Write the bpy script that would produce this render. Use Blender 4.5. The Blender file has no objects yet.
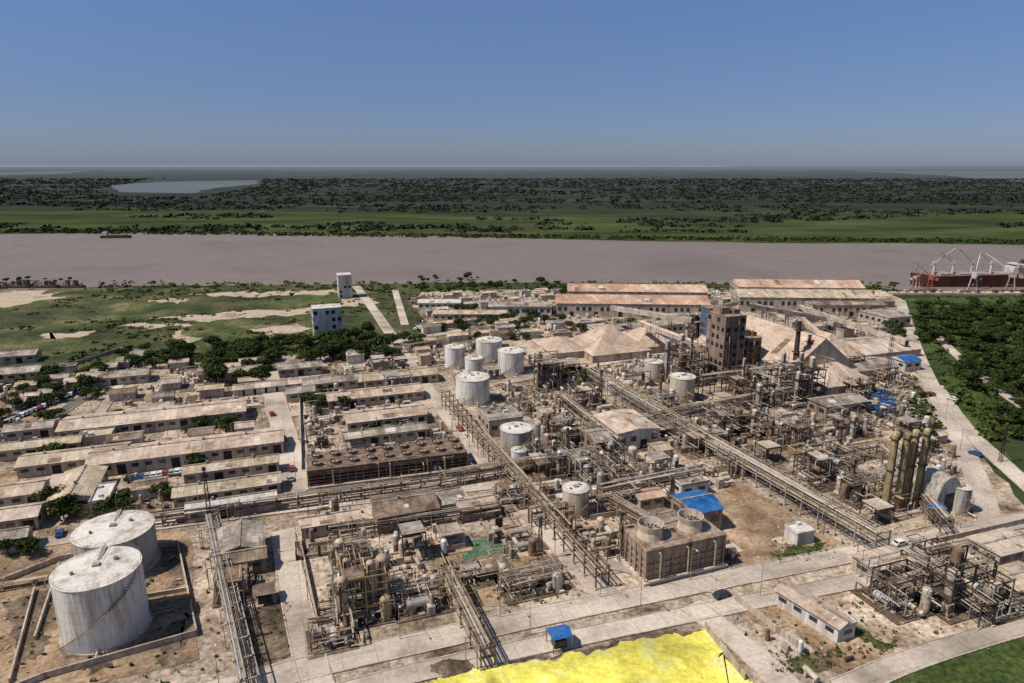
import bpy, math, random
from mathutils import Vector, noise
random.seed(11)
U=random.uniform; C=random.choice
H=100.0; PITCH=math.radians(14.65); F=682.67; TH=math.radians(19.5)
cp,sp=math.cos(PITCH),math.sin(PITCH); ct,st=math.cos(TH),math.sin(TH)
SC=bpy.context.scene
# ---- photogrammetry: turn a photo measurement into metres on the level ground (or a level at height z)
def G(u,v,z=0.0):
    x=(u-512)/F; y=(341.5-v)/F
    t=(H-z)/(sp-cp*y); return (x*t,(cp+sp*y)*t)
def HT(u,v,vt):
    X,Y=G(u,v); k=(341.5-vt)/F
    return H-(Y*sp-k*Y*cp)/(k*sp+cp)
def MPP(Y,z=0): return (Y*cp+(H-z)*sp)/F
def w2g(x,y): return (x*ct+y*st,-x*st+y*ct)
def g2w(a,b): return (a*ct-b*st,a*st+b*ct)
# ---------------------------------------------------------------- materials
MATS={}
def mat(name,cols,scale=.2,rough=.9,metal=0.0,fine=1.5,fa=.35,streak=False,panel=None,pv=.25,mottle=None,spec=.25,wave=0):
    # dusty, weathered: pull warm colours a little towards grey
    cc=[]
    for c in cols:
        l=.3*c[0]+.55*c[1]+.15*c[2]; d=.13 if c[0]>c[1]>c[2] and name not in('sulfur','grass') else 0; cc.append(tuple(x+(l-x)*d for x in c))
    cols=cc
    m=bpy.data.materials.new(name); m.use_nodes=True; nt=m.node_tree; N=nt.nodes; L=nt.links
    b=N['Principled BSDF']; b.inputs['Roughness'].default_value=rough; b.inputs['Metallic'].default_value=metal
    b.inputs['Specular IOR Level'].default_value=spec
    g=N.new('ShaderNodeNewGeometry'); mp=N.new('ShaderNodeMapping'); mp.inputs['Rotation'].default_value=(0,0,-TH)
    L.new(g.outputs['Position'],mp.inputs['Vector']); src=mp.outputs['Vector']
    sv=src
    if streak:
        m2=N.new('ShaderNodeMapping'); m2.inputs['Scale'].default_value=(1,1,.12); L.new(src,m2.inputs['Vector']); sv=m2.outputs['Vector']
    n=N.new('ShaderNodeTexNoise'); n.inputs['Scale'].default_value=scale; n.inputs['Detail'].default_value=4; n.inputs['Roughness'].default_value=.65
    L.new(sv,n.inputs['Vector'])
    r=N.new('ShaderNodeValToRGB'); e=r.color_ramp.elements; k=len(cols)
    while len(e)<k: e.new(.5)
    for i,c in enumerate(cols):
        e[i].position=.34+.32*i/max(1,k-1); e[i].color=(*c,1)
    L.new(n.outputs['Fac'],r.inputs['Fac']); col=r.outputs['Color']
    def mul(col,fac,lo,hi,frm=.3,to=.7):
        mr=N.new('ShaderNodeMapRange'); mr.inputs[1].default_value=frm; mr.inputs[2].default_value=to
        mr.inputs[3].default_value=lo; mr.inputs[4].default_value=hi; L.new(fac,mr.inputs[0])
        x=N.new('ShaderNodeMix'); x.data_type='RGBA'; x.blend_type='MULTIPLY'; x.inputs[0].default_value=1
        L.new(col,x.inputs[6]); L.new(mr.outputs[0],x.inputs[7]); return x.outputs[2]
    if fine:
        f=N.new('ShaderNodeTexNoise'); f.inputs['Scale'].default_value=fine; f.inputs['Detail'].default_value=2; f.inputs['Roughness'].default_value=.7
        L.new(sv,f.inputs['Vector']); col=mul(col,f.outputs['Fac'],1-fa,1+fa)
        if wave:
            bu=N.new('ShaderNodeBump'); bu.inputs['Strength'].default_value=.5; bu.inputs['Distance'].default_value=wave
            L.new(f.outputs['Fac'],bu.inputs['Height']); L.new(bu.outputs[0],b.inputs['Normal'])
    if mottle:
        f=N.new('ShaderNodeTexNoise'); f.inputs['Scale'].default_value=mottle; f.inputs['Detail'].default_value=3
        L.new(src,f.inputs['Vector']); col=mul(col,f.outputs['Fac'],.6,1.15,.35,.62)
    if panel:
        br=N.new('ShaderNodeTexBrick'); br.inputs['Scale'].default_value=1; br.inputs['Brick Width'].default_value=panel[0]; br.inputs['Row Height'].default_value=panel[1]
        br.inputs['Mortar Size'].default_value=.05; br.offset=.0
        br.inputs['Color1'].default_value=(1-pv,)*3+(1,); br.inputs['Color2'].default_value=(1+pv*.4,)*3+(1,); br.inputs['Mortar'].default_value=(.55,.52,.5,1)
        L.new(src,br.inputs['Vector'])
        x=N.new('ShaderNodeMix'); x.data_type='RGBA'; x.blend_type='MULTIPLY'; x.inputs[0].default_value=1
        L.new(col,x.inputs[6]); L.new(br.outputs['Color'],x.inputs[7]); col=x.outputs[2]
    L.new(col,b.inputs['Base Color']); MATS[name]=m; return m
mat('yard',[(.15,.095,.055),(.36,.26,.17),(.53,.415,.305),(.31,.225,.15)],scale=.06,fine=.8,fa=.5,panel=(8,6),pv=.2,mottle=.016)
mat('concrete',[(.34,.26,.19),(.48,.385,.295),(.57,.47,.375)],scale=.1,fine=1.2,fa=.3,panel=(5,5),pv=.16)
mat('roadm',[(.43,.345,.265),(.54,.445,.355),(.49,.395,.31)],scale=.08,fine=.9,fa=.18,panel=(7,7),pv=.10,mottle=.04)
mat('asphalt',[(.10,.085,.07),(.17,.14,.115)],scale=.1,fine=1)
mat('dirt',[(.17,.10,.05),(.31,.20,.11),(.42,.29,.175)],scale=.08,fine=.9,fa=.4,mottle=.05)
mat('darkdirt',[(.05,.036,.022),(.13,.088,.055),(.23,.165,.105)],scale=.12,fine=1,fa=.45)
mat('sand',[(.30,.215,.13),(.47,.36,.25),(.38,.275,.18)],scale=.06,fine=.8)
mat('grass',[(.022,.033,.009),(.048,.062,.016),(.085,.088,.028),(.17,.135,.07)],scale=.035,fine=.5,fa=.6,mottle=.015)
mat('lush',[(.025,.042,.009),(.05,.075,.015),(.085,.10,.028)],scale=.06,fine=.8,fa=.6)
mat('sulfur',[(.60,.52,.08),(.78,.70,.12),(.70,.66,.26)],scale=.14,fine=1.0,fa=.2,mottle=.06)
mat('white_tank',[(.42,.37,.31),(.66,.62,.56),(.74,.71,.66)],scale=.35,rough=.5,streak=True,fine=1.4,fa=.1)
mat('grey_tank',[(.20,.16,.13),(.38,.34,.29),(.46,.42,.37)],scale=.35,rough=.6,streak=True,fine=1.4,fa=.15)
mat('beige_tank',[(.33,.22,.14),(.54,.42,.31),(.60,.49,.38)],scale=.4,rough=.6,streak=True,fine=1.5,fa=.12)
mat('tank_roof',[(.34,.28,.22),(.60,.55,.48),(.68,.64,.58)],scale=.25,fine=1.2,fa=.15)
mat('roof_pink',[(.38,.25,.165),(.55,.41,.30),(.62,.50,.40)],scale=.12,fine=1,fa=.22,panel=(2.2,7),pv=.22)
mat('roof_orange',[(.40,.22,.14),(.56,.35,.235),(.64,.47,.36)],scale=.05,fine=.5,fa=.2,panel=(3,9),pv=.2)
mat('roof_tan',[(.36,.26,.15),(.50,.38,.245),(.56,.46,.33)],scale=.12,fine=1,fa=.22,panel=(1.8,6),pv=.25)
mat('roof_grey',[(.18,.135,.10),(.35,.29,.23),(.46,.395,.33)],scale=.15,fine=1,fa=.28,panel=(2,5),pv=.3)
mat('roof_rust',[(.11,.065,.04),(.22,.145,.095),(.33,.24,.165)],scale=.15,fine=1,fa=.3,panel=(2,5),pv=.3)
mat('roof_white',[(.42,.36,.30),(.58,.53,.47),(.66,.62,.56)],scale=.15,fine=1,fa=.18,panel=(2.5,6),pv=.15)
mat('roof_blue',[(.015,.065,.20),(.025,.12,.34),(.06,.18,.38)],scale=.3,rough=.5,fine=1,fa=.2)
mat('sandcloth',[(.40,.275,.195),(.53,.385,.28),(.60,.465,.36)],scale=.07,fine=.7,fa=.22,panel=(2,9),pv=.14)
mat('wall_beige',[(.27,.195,.14),(.43,.345,.265),(.50,.415,.33)],scale=.3,streak=True,fine=1.2,fa=.2)
mat('wall_white',[(.36,.31,.26),(.54,.49,.44),(.62,.58,.53)],scale=.3,streak=True,fine=1.2,fa=.18)
mat('wall_brown',[(.14,.09,.06),(.29,.20,.14),(.38,.28,.205)],scale=.3,streak=True,fine=1.1,fa=.3)
mat('brick_red',[(.14,.08,.06),(.26,.165,.125),(.34,.225,.175)],scale=.3,streak=True,fine=1,fa=.35)
mat('steel_dark',[(.03,.024,.02),(.07,.052,.04),(.12,.082,.055)],scale=.5,rough=.7,fine=0)
mat('steel_rust',[(.10,.055,.032),(.19,.12,.075),(.29,.205,.14)],scale=.5,rough=.8,fine=0)
mat('steel_grey',[(.19,.155,.12),(.32,.27,.22),(.42,.365,.305)],scale=.5,rough=.6,fine=0)
mat('pipe_light',[(.34,.27,.20),(.50,.42,.335),(.58,.515,.43)],scale=.4,rough=.5,fine=0)
mat('pipe_tan',[(.28,.19,.11),(.42,.31,.19),(.5,.4,.28)],scale=.4,rough=.6,fine=0)
mat('gold',[(.20,.14,.06),(.36,.26,.12),(.44,.35,.18)],scale=.5,rough=.5,streak=True,fine=2)
mat('yellow_paint',[(.28,.20,.07),(.42,.32,.12)],scale=.6,rough=.6,fine=0)
mat('green_paint',[(.05,.10,.065),(.09,.15,.09),(.22,.19,.13)],scale=.3,rough=.6)
mat('red_paint',[(.28,.05,.03),(.36,.10,.06)],scale=.6,rough=.6,fine=0)
mat('blue_paint',[(.05,.085,.15),(.08,.13,.21)],scale=.6,rough=.5,fine=0)
mat('silver',[(.36,.32,.28),(.52,.48,.43)],scale=.6,rough=.45,metal=.3,fine=0)
mat('black',[(.012,.011,.01),(.03,.027,.024)],scale=.6,rough=.7,fine=0)
mat('glass',[(.02,.025,.03),(.04,.045,.05)],scale=.6,rough=.15,spec=.5,fine=0)
mat('paint_line',[(.50,.45,.37),(.64,.60,.52)],scale=.6,fine=0)
mat('hull_red',[(.09,.03,.024),(.15,.05,.04)],scale=.1)
mat('hull_dark',[(.03,.028,.03),(.07,.06,.06)],scale=.1)
mat('bark',[(.06,.045,.03),(.11,.08,.055)],scale=2,fine=0)
mat('leaf_dark',[(.013,.024,.007),(.032,.048,.012),(.06,.074,.02)],scale=.25,fine=1.5,fa=.5,spec=.1)
mat('leaf_mid',[(.028,.04,.01),(.05,.07,.016),(.085,.10,.032)],scale=.25,fine=1.5,fa=.5,spec=.1)
mat('far_leaf',[(.016,.024,.016),(.025,.035,.021),(.038,.048,.028)],scale=.01,fine=0,spec=.05)
mat('rubber',[(.015,.015,.015),(.02,.02,.02)],fine=0)
for nm,c in (('car_white',(.7,.7,.68)),('car_dark',(.03,.04,.05)),('car_red',(.3,.03,.02)),('car_silver',(.35,.36,.37)),('car_blue',(.03,.08,.2))):
    mat(nm,[c,tuple(min(1,x*1.1) for x in c)],rough=.3,spec=.5,fine=0)
# ---------------------------------------------------------------- mesh builder
class MB:
    def __init__(s): s.p={}
    def add(s,tag,vs,fs,m,smooth=False):
        d=s.p.setdefault(tag,([],[],[],[])); o=len(d[0]); d[0].extend(vs)
        for f in fs: d[1].append(tuple(i+o for i in f)); d[2].append(m); d[3].append(smooth)
    def box(s,x,y,z,sx,sy,sz,m,tag='body',rot=0):
        c,q=math.cos(rot),math.sin(rot); v=[]
        for zz in (z,z+sz):
            for dx,dy in ((-1,-1),(1,-1),(1,1),(-1,1)):
                a,b=dx*sx/2,dy*sy/2; v.append((x+a*c-b*q,y+a*q+b*c,zz))
        s.add(tag,v,[(3,2,1,0),(4,5,6,7),(0,1,5,4),(1,2,6,5),(2,3,7,6),(3,0,4,7)],m)
    def cyl(s,x,y,z,r,h,m,tag='body',n=12,r2=None,cap=True,cone=0,capm=None):
        r2=r if r2 is None else r2
        a=[(math.cos(6.28318*i/n),math.sin(6.28318*i/n)) for i in range(n)]
        v=[(x+r*p,y+r*q,z) for p,q in a]+[(x+r2*p,y+r2*q,z+h) for p,q in a]
        s.add(tag,v,[(i,(i+1)%n,n+(i+1)%n,n+i) for i in range(n)],m,True)
        if cap:
            v=[(x+r2*p,y+r2*q,z+h) for p,q in a]+[(x,y,z+h+cone)]
            s.add(tag if capm is None else 'roof',v,[(i,(i+1)%n,n) for i in range(n)],capm or m)
    def dome(s,x,y,z,r,h,m,tag='body',n=12,k=3):
        v=[];f=[]
        for j in range(k):
            t=j/k*math.pi/2
            for i in range(n): v.append((x+r*math.cos(t)*math.cos(6.28318*i/n),y+r*math.cos(t)*math.sin(6.28318*i/n),z+h*math.sin(t)))
        v.append((x,y,z+h))
        for j in range(k-1):
            for i in range(n): f.append((j*n+i,j*n+(i+1)%n,(j+1)*n+(i+1)%n,(j+1)*n+i))
        for i in range(n): f.append(((k-1)*n+i,(k-1)*n+(i+1)%n,k*n))
        s.add(tag,v,f,m,True)
    def tube(s,p,q,r,m,tag='pipes',n=6,caps=False):
        p=Vector(p);q=Vector(q);d=(q-p)
        if d.length<1e-4: return
        d.normalize(); a=d.cross(Vector((0,0,1)) if abs(d.z)<.9 else Vector((1,0,0))).normalized(); b=d.cross(a)
        v=[]
        for e in (p,q):
            for i in range(n):
                t=6.28318*i/n; w=e+a*(r*math.cos(t))+b*(r*math.sin(t)); v.append(tuple(w))
        f=[(i,n+i,n+(i+1)%n,(i+1)%n) for i in range(n)]
        s.add(tag,v,f,m,True)
        if caps: s.add(tag,v[:n],[tuple(range(n))],m); s.add(tag,v[n:],[tuple(range(n))],m)
    def emit(s,name,x=0,y=0,z=0,rot=None,single=False,sc=1):
        rot=TH if rot is None else rot
        tags=list(s.p)
        if single or len(tags)==1:
            vs=[];fs=[];ms=[];ss=[]
            for t in tags:
                o=len(vs); d=s.p[t]; vs+=d[0]; fs+=[tuple(i+o for i in f) for f in d[1]]; ms+=d[2]; ss+=d[3]
            ob=mkobj(name,vs,fs,ms,ss); ob.location=(x,y,z); ob.rotation_euler=(0,0,rot); ob.scale=(sc,)*3; return ob
        e=bpy.data.objects.new(name,None); SC.collection.objects.link(e); e.location=(x,y,z); e.rotation_euler=(0,0,rot); e.empty_display_size=.5; e.scale=(sc,)*3
        for t in tags:
            d=s.p[t]; o=mkobj(t,*d); o.parent=e
        return e
def mkobj(name,vs,fs,ms,ss):
    me=bpy.data.meshes.new(name); me.from_pydata(vs,[],fs)
    names=list(dict.fromkeys(ms)); ix={n:i for i,n in enumerate(names)}
    for n in names: me.materials.append(MATS[n])
    me.polygons.foreach_set('material_index',[ix[m] for m in ms]); me.polygons.foreach_set('use_smooth',ss)
    me.update(); ob=bpy.data.objects.new(name,me); SC.collection.objects.link(ob); return ob
RES=[] # occupied rectangles in plant-grid frame
KEEP=[] # open lots with nothing on them
def reserve(x,y,wa,wb):
    a,b=w2g(x,y); RES.append((a-wa/2,a+wa/2,b-wb/2,b+wb/2))
ROADS=[]
def inpoly(x,y,P):
    c=False;j=len(P)-1
    for i in range(len(P)):
        if (P[i][1]>y)!=(P[j][1]>y) and x<(P[j][0]-P[i][0])*(y-P[i][1])/(P[j][1]-P[i][1])+P[i][0]: c=not c
        j=i
    return c
def free(x,y,r):
    a,b=w2g(x,y)
    for q in RES:
        if q[0]-r<a<q[1]+r and q[2]-r<b<q[3]+r: return False
    for (x0,y0,x1,y1,w) in ROADS:
        dx,dy=x1-x0,y1-y0; t=max(0,min(1,((x-x0)*dx+(y-y0)*dy)/(dx*dx+dy*dy)))
        if math.hypot(x-x0-t*dx,y-y0-t*dy)<w/2+r: return False
    for P in KEEP:
        if inpoly(x,y,P): return False
    return True
# ---------------------------------------------------------------- terrain
def sheet(name,pts,m,z,step=0,amp=0,world=False,sc=.03):
    P=[p if world else G(*p) for p in pts]; Q=[]
    for i in range(len(P)):
        a,b=P[i],P[(i+1)%len(P)]; L=math.hypot(b[0]-a[0],b[1]-a[1]); k=max(1,int(L/step)) if step else 1
        for j in range(k):
            t=j/k; x=a[0]+(b[0]-a[0])*t; y=a[1]+(b[1]-a[1])*t
            if amp:
                x+=amp*(noise.noise((x*sc,y*sc,3.3))+.5*noise.noise((x*sc*4,y*sc*4,1))); y+=amp*(noise.noise((x*sc,y*sc,9.7))+.5*noise.noise((x*sc*4,y*sc*4,5)))
            Q.append((x,y,z))
    return mkobj(name,Q,[tuple(range(len(Q)))],[m],[False])
# terrain material: river meadow near the bank, delta forest behind it, distance haze painted into the colour towards the coast
m=bpy.data.materials.new('terrain'); m.use_nodes=True; N=m.node_tree.nodes; L=m.node_tree.links; b=N['Principled BSDF']; b.inputs['Roughness'].default_value=1; b.inputs['Specular IOR Level'].default_value=0
g=N.new('ShaderNodeNewGeometry'); sx=N.new('ShaderNodeSeparateXYZ'); L.new(g.outputs['Position'],sx.inputs[0])
mp=N.new('ShaderNodeMapping'); mp.inputs['Scale'].default_value=(.35,1,1); L.new(g.outputs['Position'],mp.inputs[0])
def nz(sc,d=6):
    n=N.new('ShaderNodeTexNoise'); n.inputs['Scale'].default_value=sc; n.inputs['Detail'].default_value=d; n.inputs['Roughness'].default_value=.65; L.new(mp.outputs[0],n.inputs['Vector']); return n.outputs['Fac']
def ramp(f,st):
    r=N.new('ShaderNodeValToRGB'); e=r.color_ramp.elements
    while len(e)<len(st): e.new(.5)
    for i,(p,c) in enumerate(st): e[i].position=p; e[i].color=(*c,1)
    L.new(f,r.inputs[0]); return r.outputs[0]
def mix(f,a,c):
    x=N.new('ShaderNodeMix'); x.data_type='RGBA'; L.new(f,x.inputs[0]); L.new(a,x.inputs[6]); L.new(c,x.inputs[7]); return x.outputs[2]
def mrange(f,a,c,lo=0,hi=1):
    r=N.new('ShaderNodeMapRange'); r.inputs[1].default_value=a; r.inputs[2].default_value=c; r.inputs[3].default_value=lo; r.inputs[4].default_value=hi; L.new(f,r.inputs[0]); return r.outputs[0]
bright=ramp(nz(.012,8),[(.34,(.02,.03,.012)),(.45,(.04,.052,.018)),(.56,(.062,.075,.024)),(.68,(.095,.095,.045))])
forest=ramp(nz(.004,10),[(.35,(.015,.020,.016)),(.5,(.027,.034,.024)),(.62,(.042,.048,.034)),(.72,(.085,.09,.07))])
ad=N.new('ShaderNodeMath'); ad.operation='MULTIPLY_ADD'; L.new(nz(.0022,5),ad.inputs[0]); ad.inputs[1].default_value=1500; L.new(sx.outputs[1],ad.inputs[2])
c1=mix(mrange(ad.outputs[0],2000,2400),bright,forest)
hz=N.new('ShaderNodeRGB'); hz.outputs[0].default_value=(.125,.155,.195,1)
c2=mix(mrange(sx.outputs[1],1500,14000,0.04,.95),c1,hz.outputs[0])  # blue-grey aerial haze blended into base colour, stronger with distance
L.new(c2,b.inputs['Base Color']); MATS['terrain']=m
W=90000
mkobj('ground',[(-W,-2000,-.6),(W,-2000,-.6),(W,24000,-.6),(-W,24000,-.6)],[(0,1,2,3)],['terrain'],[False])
mat('sea_m',[(.14,.175,.23),(.16,.195,.25)],scale=.0003,fine=0,rough=.9,spec=.02)  # sea colour has horizon haze painted in, to match the far terrain
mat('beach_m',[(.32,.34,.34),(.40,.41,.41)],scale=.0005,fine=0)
mat('lagoon_m',[(.10,.115,.13),(.125,.14,.155)],scale=.002,fine=0,rough=.8,spec=.1)
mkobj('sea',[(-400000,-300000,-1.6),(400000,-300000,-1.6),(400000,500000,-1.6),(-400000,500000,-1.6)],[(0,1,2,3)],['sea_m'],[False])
mkobj('beach',[(-W,20000,-.3),(7000,22000,-.3),(7000,24000,-.3),(-W,24000,-.3)],[(0,1,2,3)],['beach_m'],[False])
sheet('lagoon',[(100,186),(150,182),(260,180),(255,184),(215,188),(190,193),(130,192)],'lagoon_m',-.3,60,60,sc=.002)
LAG=[G(*p) for p in [(95,190),(150,179),(265,178),(260,186),(200,197),(120,197)]]
sheet('lagoon',[(850,171),(940,175),(1040,184),(1300,186),(1300,174),(1030,170.5)],'lagoon_m',-.3,150,90,sc=.001)
sheet('lagoon',[(0,172),(90,170.5),(60,174),(-100,177),(-200,173)],'lagoon_m',-.3,150,90,sc=.001)
mat('river_m',[(.175,.13,.10),(.215,.16,.125),(.195,.145,.112)],scale=.006,rough=.45,fine=.12,fa=.1,spec=.22,wave=.6)
sheet('river',[(-1400,296),(-300,290),(0,291),(100,286),(340,284),(560,282),(850,284),(900,290),(1024,291),(1500,294),(2200,250),(1500,247),(1024,245),(900,243),(780,243),(600,240),(420,235),(200,232),(0,234),(-400,231),(-1400,231)],'river_m',-.45,14,7,sc=.01)
sheet('plant_yard',[(-260,420),(-100,372),(60,372),(230,352),(400,318),(420,292),(560,288),(700,288),(880,290),(905,300),(905,345),(960,420),(1030,520),(1120,660),(900,800),(-300,900)],'yard',-.2,8,4)
sheet('grass_field',[(-500,330),(-200,300),(0,296),(70,288),(340,287),(410,296),(425,330),(380,345),(230,362),(60,378),(-200,390),(-500,400)],'grass',-.12,8,6)
for pts in ([(140,318),(240,311),(330,309),(310,313),(200,321)],[(180,294),(330,290),(330,294),(240,297)],[(0,292),(40,290),(60,297),(20,306),(-60,310)],[(30,336),(90,331),(95,334),(50,339)],[(250,330),(300,324),(315,328),(270,337)],[(150,300),(185,298),(190,302),(160,304)],[(185,330),(200,345),(195,350),(177,335)],[(335,300),(380,297),(375,303),(340,306)],[(120,325),(180,322),(190,326),(130,329)]):
    sheet('sand_patch',pts,'sand',-.06,2.5,11,sc=.09)
sheet('green_verge',[(905,298),(1060,296),(1400,300),(1500,420),(1180,400),(1040,420),(985,372),(945,330),(915,318)],'lush',-.1,6,5)
sheet('green_verge',[(935,378),(962,372),(990,400),(1018,428),(1005,437),(968,430)],'lush',-.08,4,3)
sheet('green_verge',[(895,322),(915,318),(945,352),(950,358),(920,360)],'lush',-.07,4,2)
sheet('green_verge',[(838,678),(900,660),(960,650),(1024,632),(1200,620),(1300,900),(800,900)],'lush',-.1,2,3,sc=.08)
sheet('green_verge',[(980,452),(1005,450),(1015,462),(995,466)],'lush',-.05,3,2)
LOT=[(702,494),(745,484),(835,545),(790,565),(730,568),(722,530)]
sheet('dirt_lot',LOT,'dirt',-.1,2,3,sc=.1); KEEP.append([G(*p) for p in LOT])
sheet('dirt_lot',[(735,603),(800,585),(885,640),(900,665),(850,672),(770,650)],'dirt',-.1,2,3,sc=.1)
sheet('weed_patch',[(775,652),(800,650),(815,662),(840,668),(790,670)],'grass',-.05,1,3,sc=.2)
sheet('weed_patch',[(770,553),(830,540),(835,548),(790,560)],'grass',-.05,1,3,sc=.2)
sheet('weed_patch',[(800,598),(850,618),(895,650),(880,652),(840,628)],'grass',-.05,1,3,sc=.2)
sheet('dirt_lot',[(240,610),(275,600),(290,655),(255,665)],'darkdirt',-.1,2,2,sc=.1)
sheet('dirt_lot',[(430,560),(530,540),(575,590),(470,610)],'dirt',-.1,2,3,sc=.1)
sheet('dirt_lot',[(830,425),(880,418),(900,440),(850,448)],'sand',-.1,3,2)
sheet('dirt_lot',[(530,338),(570,335),(600,360),(560,372)],'sand',-.1,3,2)
SUL=[(425,676),(520,663),(640,642),(705,629),(760,690),(790,760),(400,760)]
sheet('sulfur_yard',SUL,'sulfur',-.1,.6,2.2,sc=.25)
sheet('dirt_lot',[(490,655),(560,652),(690,628),(705,630),(640,641),(500,664)],'darkdirt',-.07,.6,1.6,sc=.25)
sheet('dirt_lot',[(622,655),(640,650),(655,655),(648,662),(628,663)],'darkdirt',-.05,.5,1.2,sc=.4)
sheet('tank_basin',[(-60,560),(60,540),(190,530),(200,660),(60,690),(-80,760)],'dirt',-.1,3,1)
for pts in ([(5,600),(50,590),(55,640),(20,660)],[(150,640),(190,610),(190,650),(165,665)],[(165,560),(185,556),(190,580),(170,590)],[(70,655),(120,662),(90,675)]): sheet('stained_dirt',pts,'darkdirt',-.06,.7,3,sc=.25)
sheet('green_pond',[(458,542),(498,537),(505,553),(462,560)],'green_paint',-.03,3,1); KEEP.append([G(*p) for p in [(455,540),(500,535),(507,555),(460,562)]])
# ---------------------------------------------------------------- roads
rz=[0.0]
def road(pts,w,name='road',m='roadm',kerb=True,line=False):
    P=[G(*p) for p in pts]; rz[0]+=.006; z=rz[0]; nor=[]
    for _ in range(2):
        if len(P)>2:
            Q=[P[0]]
            for i in range(len(P)-1):
                a,b=P[i],P[i+1]
                Q+=[(a[0]*.75+b[0]*.25,a[1]*.75+b[1]*.25),(a[0]*.25+b[0]*.75,a[1]*.25+b[1]*.75)]
            Q.append(P[-1]); P=Q
    n=len(P)
    for i in range(n):
        a=P[max(0,i-1)];b=P[min(n-1,i+1)]; dx,dy=b[0]-a[0],b[1]-a[1]; l=math.hypot(dx,dy); nor.append((-dy/l,dx/l))
    mb=MB()
    def strip(o0,o1,z0,mm,tag,solid=0):
        v=[(P[i][0]+nor[i][0]*o0,P[i][1]+nor[i][1]*o0,z0) for i in range(n)]+[(P[i][0]+nor[i][0]*o1,P[i][1]+nor[i][1]*o1,z0) for i in range(n)]
        f=[(i,i+1,n+i+1,n+i) for i in range(n-1)]
        if solid:
            k=len(v); v+=[(a,b,z0-solid) for a,b,_ in v]
            f+=[(i,i+1,k+i+1,k+i) for i in range(n-1)]+[(n+i,n+i+1,k+n+i+1,k+n+i) for i in range(n-1)]
        mb.add(tag,v,f,mm)
    strip(-w/2,w/2,z,m,'pavement')
    if kerb: strip(w/2,w/2+.3,z+.13,'concrete','kerb',.3); strip(-w/2-.3,-w/2,z+.13,'concrete','kerb',.3)
    if line:
        for i in range(n-1):
            a,b=P[i],P[i+1]; l=math.hypot(b[0]-a[0],b[1]-a[1]); k=int(l/6); dx,dy=(b[0]-a[0])/l,(b[1]-a[1])/l
            for j in range(k):
                x=a[0]+dx*(j*6+1);y=a[1]+dy*(j*6+1); mb.add('markings',[(x+dy*.07,y-dx*.07,z+.01),(x+dx*3+dy*.07,y+dy*3-dx*.07,z+.01),(x+dx*3-dy*.07,y+dy*3+dx*.07,z+.01),(x-dy*.07,y+dx*.07,z+.01)],[(0,1,2,3)],'paint_line')
    mb.emit(name,rot=0)
    for i in range(n-1): ROADS.append((*P[i],*P[i+1],w))
road([(180,700),(345,658),(600,603),(760,572),(1000,524),(1120,502)],6.5,line=True)
road([(330,695),(430,668),(640,624),(830,586),(1060,540)],5)
road([(322,700),(300,625),(282,530)],6)
road([(-60,560),(100,533),(290,508),(430,492),(560,478)],5)
road([(302,498),(275,400),(268,372)],8.5,line=True)
road([(618,602),(590,580),(500,478),(432,398),(380,318),(356,286)],6,line=True)
road([(990,524),(975,470),(938,400),(915,350),(900,300)],6.5,line=True)
road([(1050,505),(1010,470),(965,430),(935,385)],6)
road([(1030,412),(985,380),(945,345),(925,320)],4.5)
road([(690,605),(745,645),(800,700)],6)
road([(840,690),(920,655),(1060,615)],5)
road([(0,455),(90,392),(130,372)],5,m='asphalt')
road([(440,395),(560,372),(700,345)],5)
road([(590,560),(720,590)],4,kerb=False)
road([(20,540),(60,470),(120,385)],4,kerb=False)
road([(380,345),(420,338),(560,312),(720,308),(880,300)],6)
road([(405,325),(395,290)],5,kerb=False)
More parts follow.
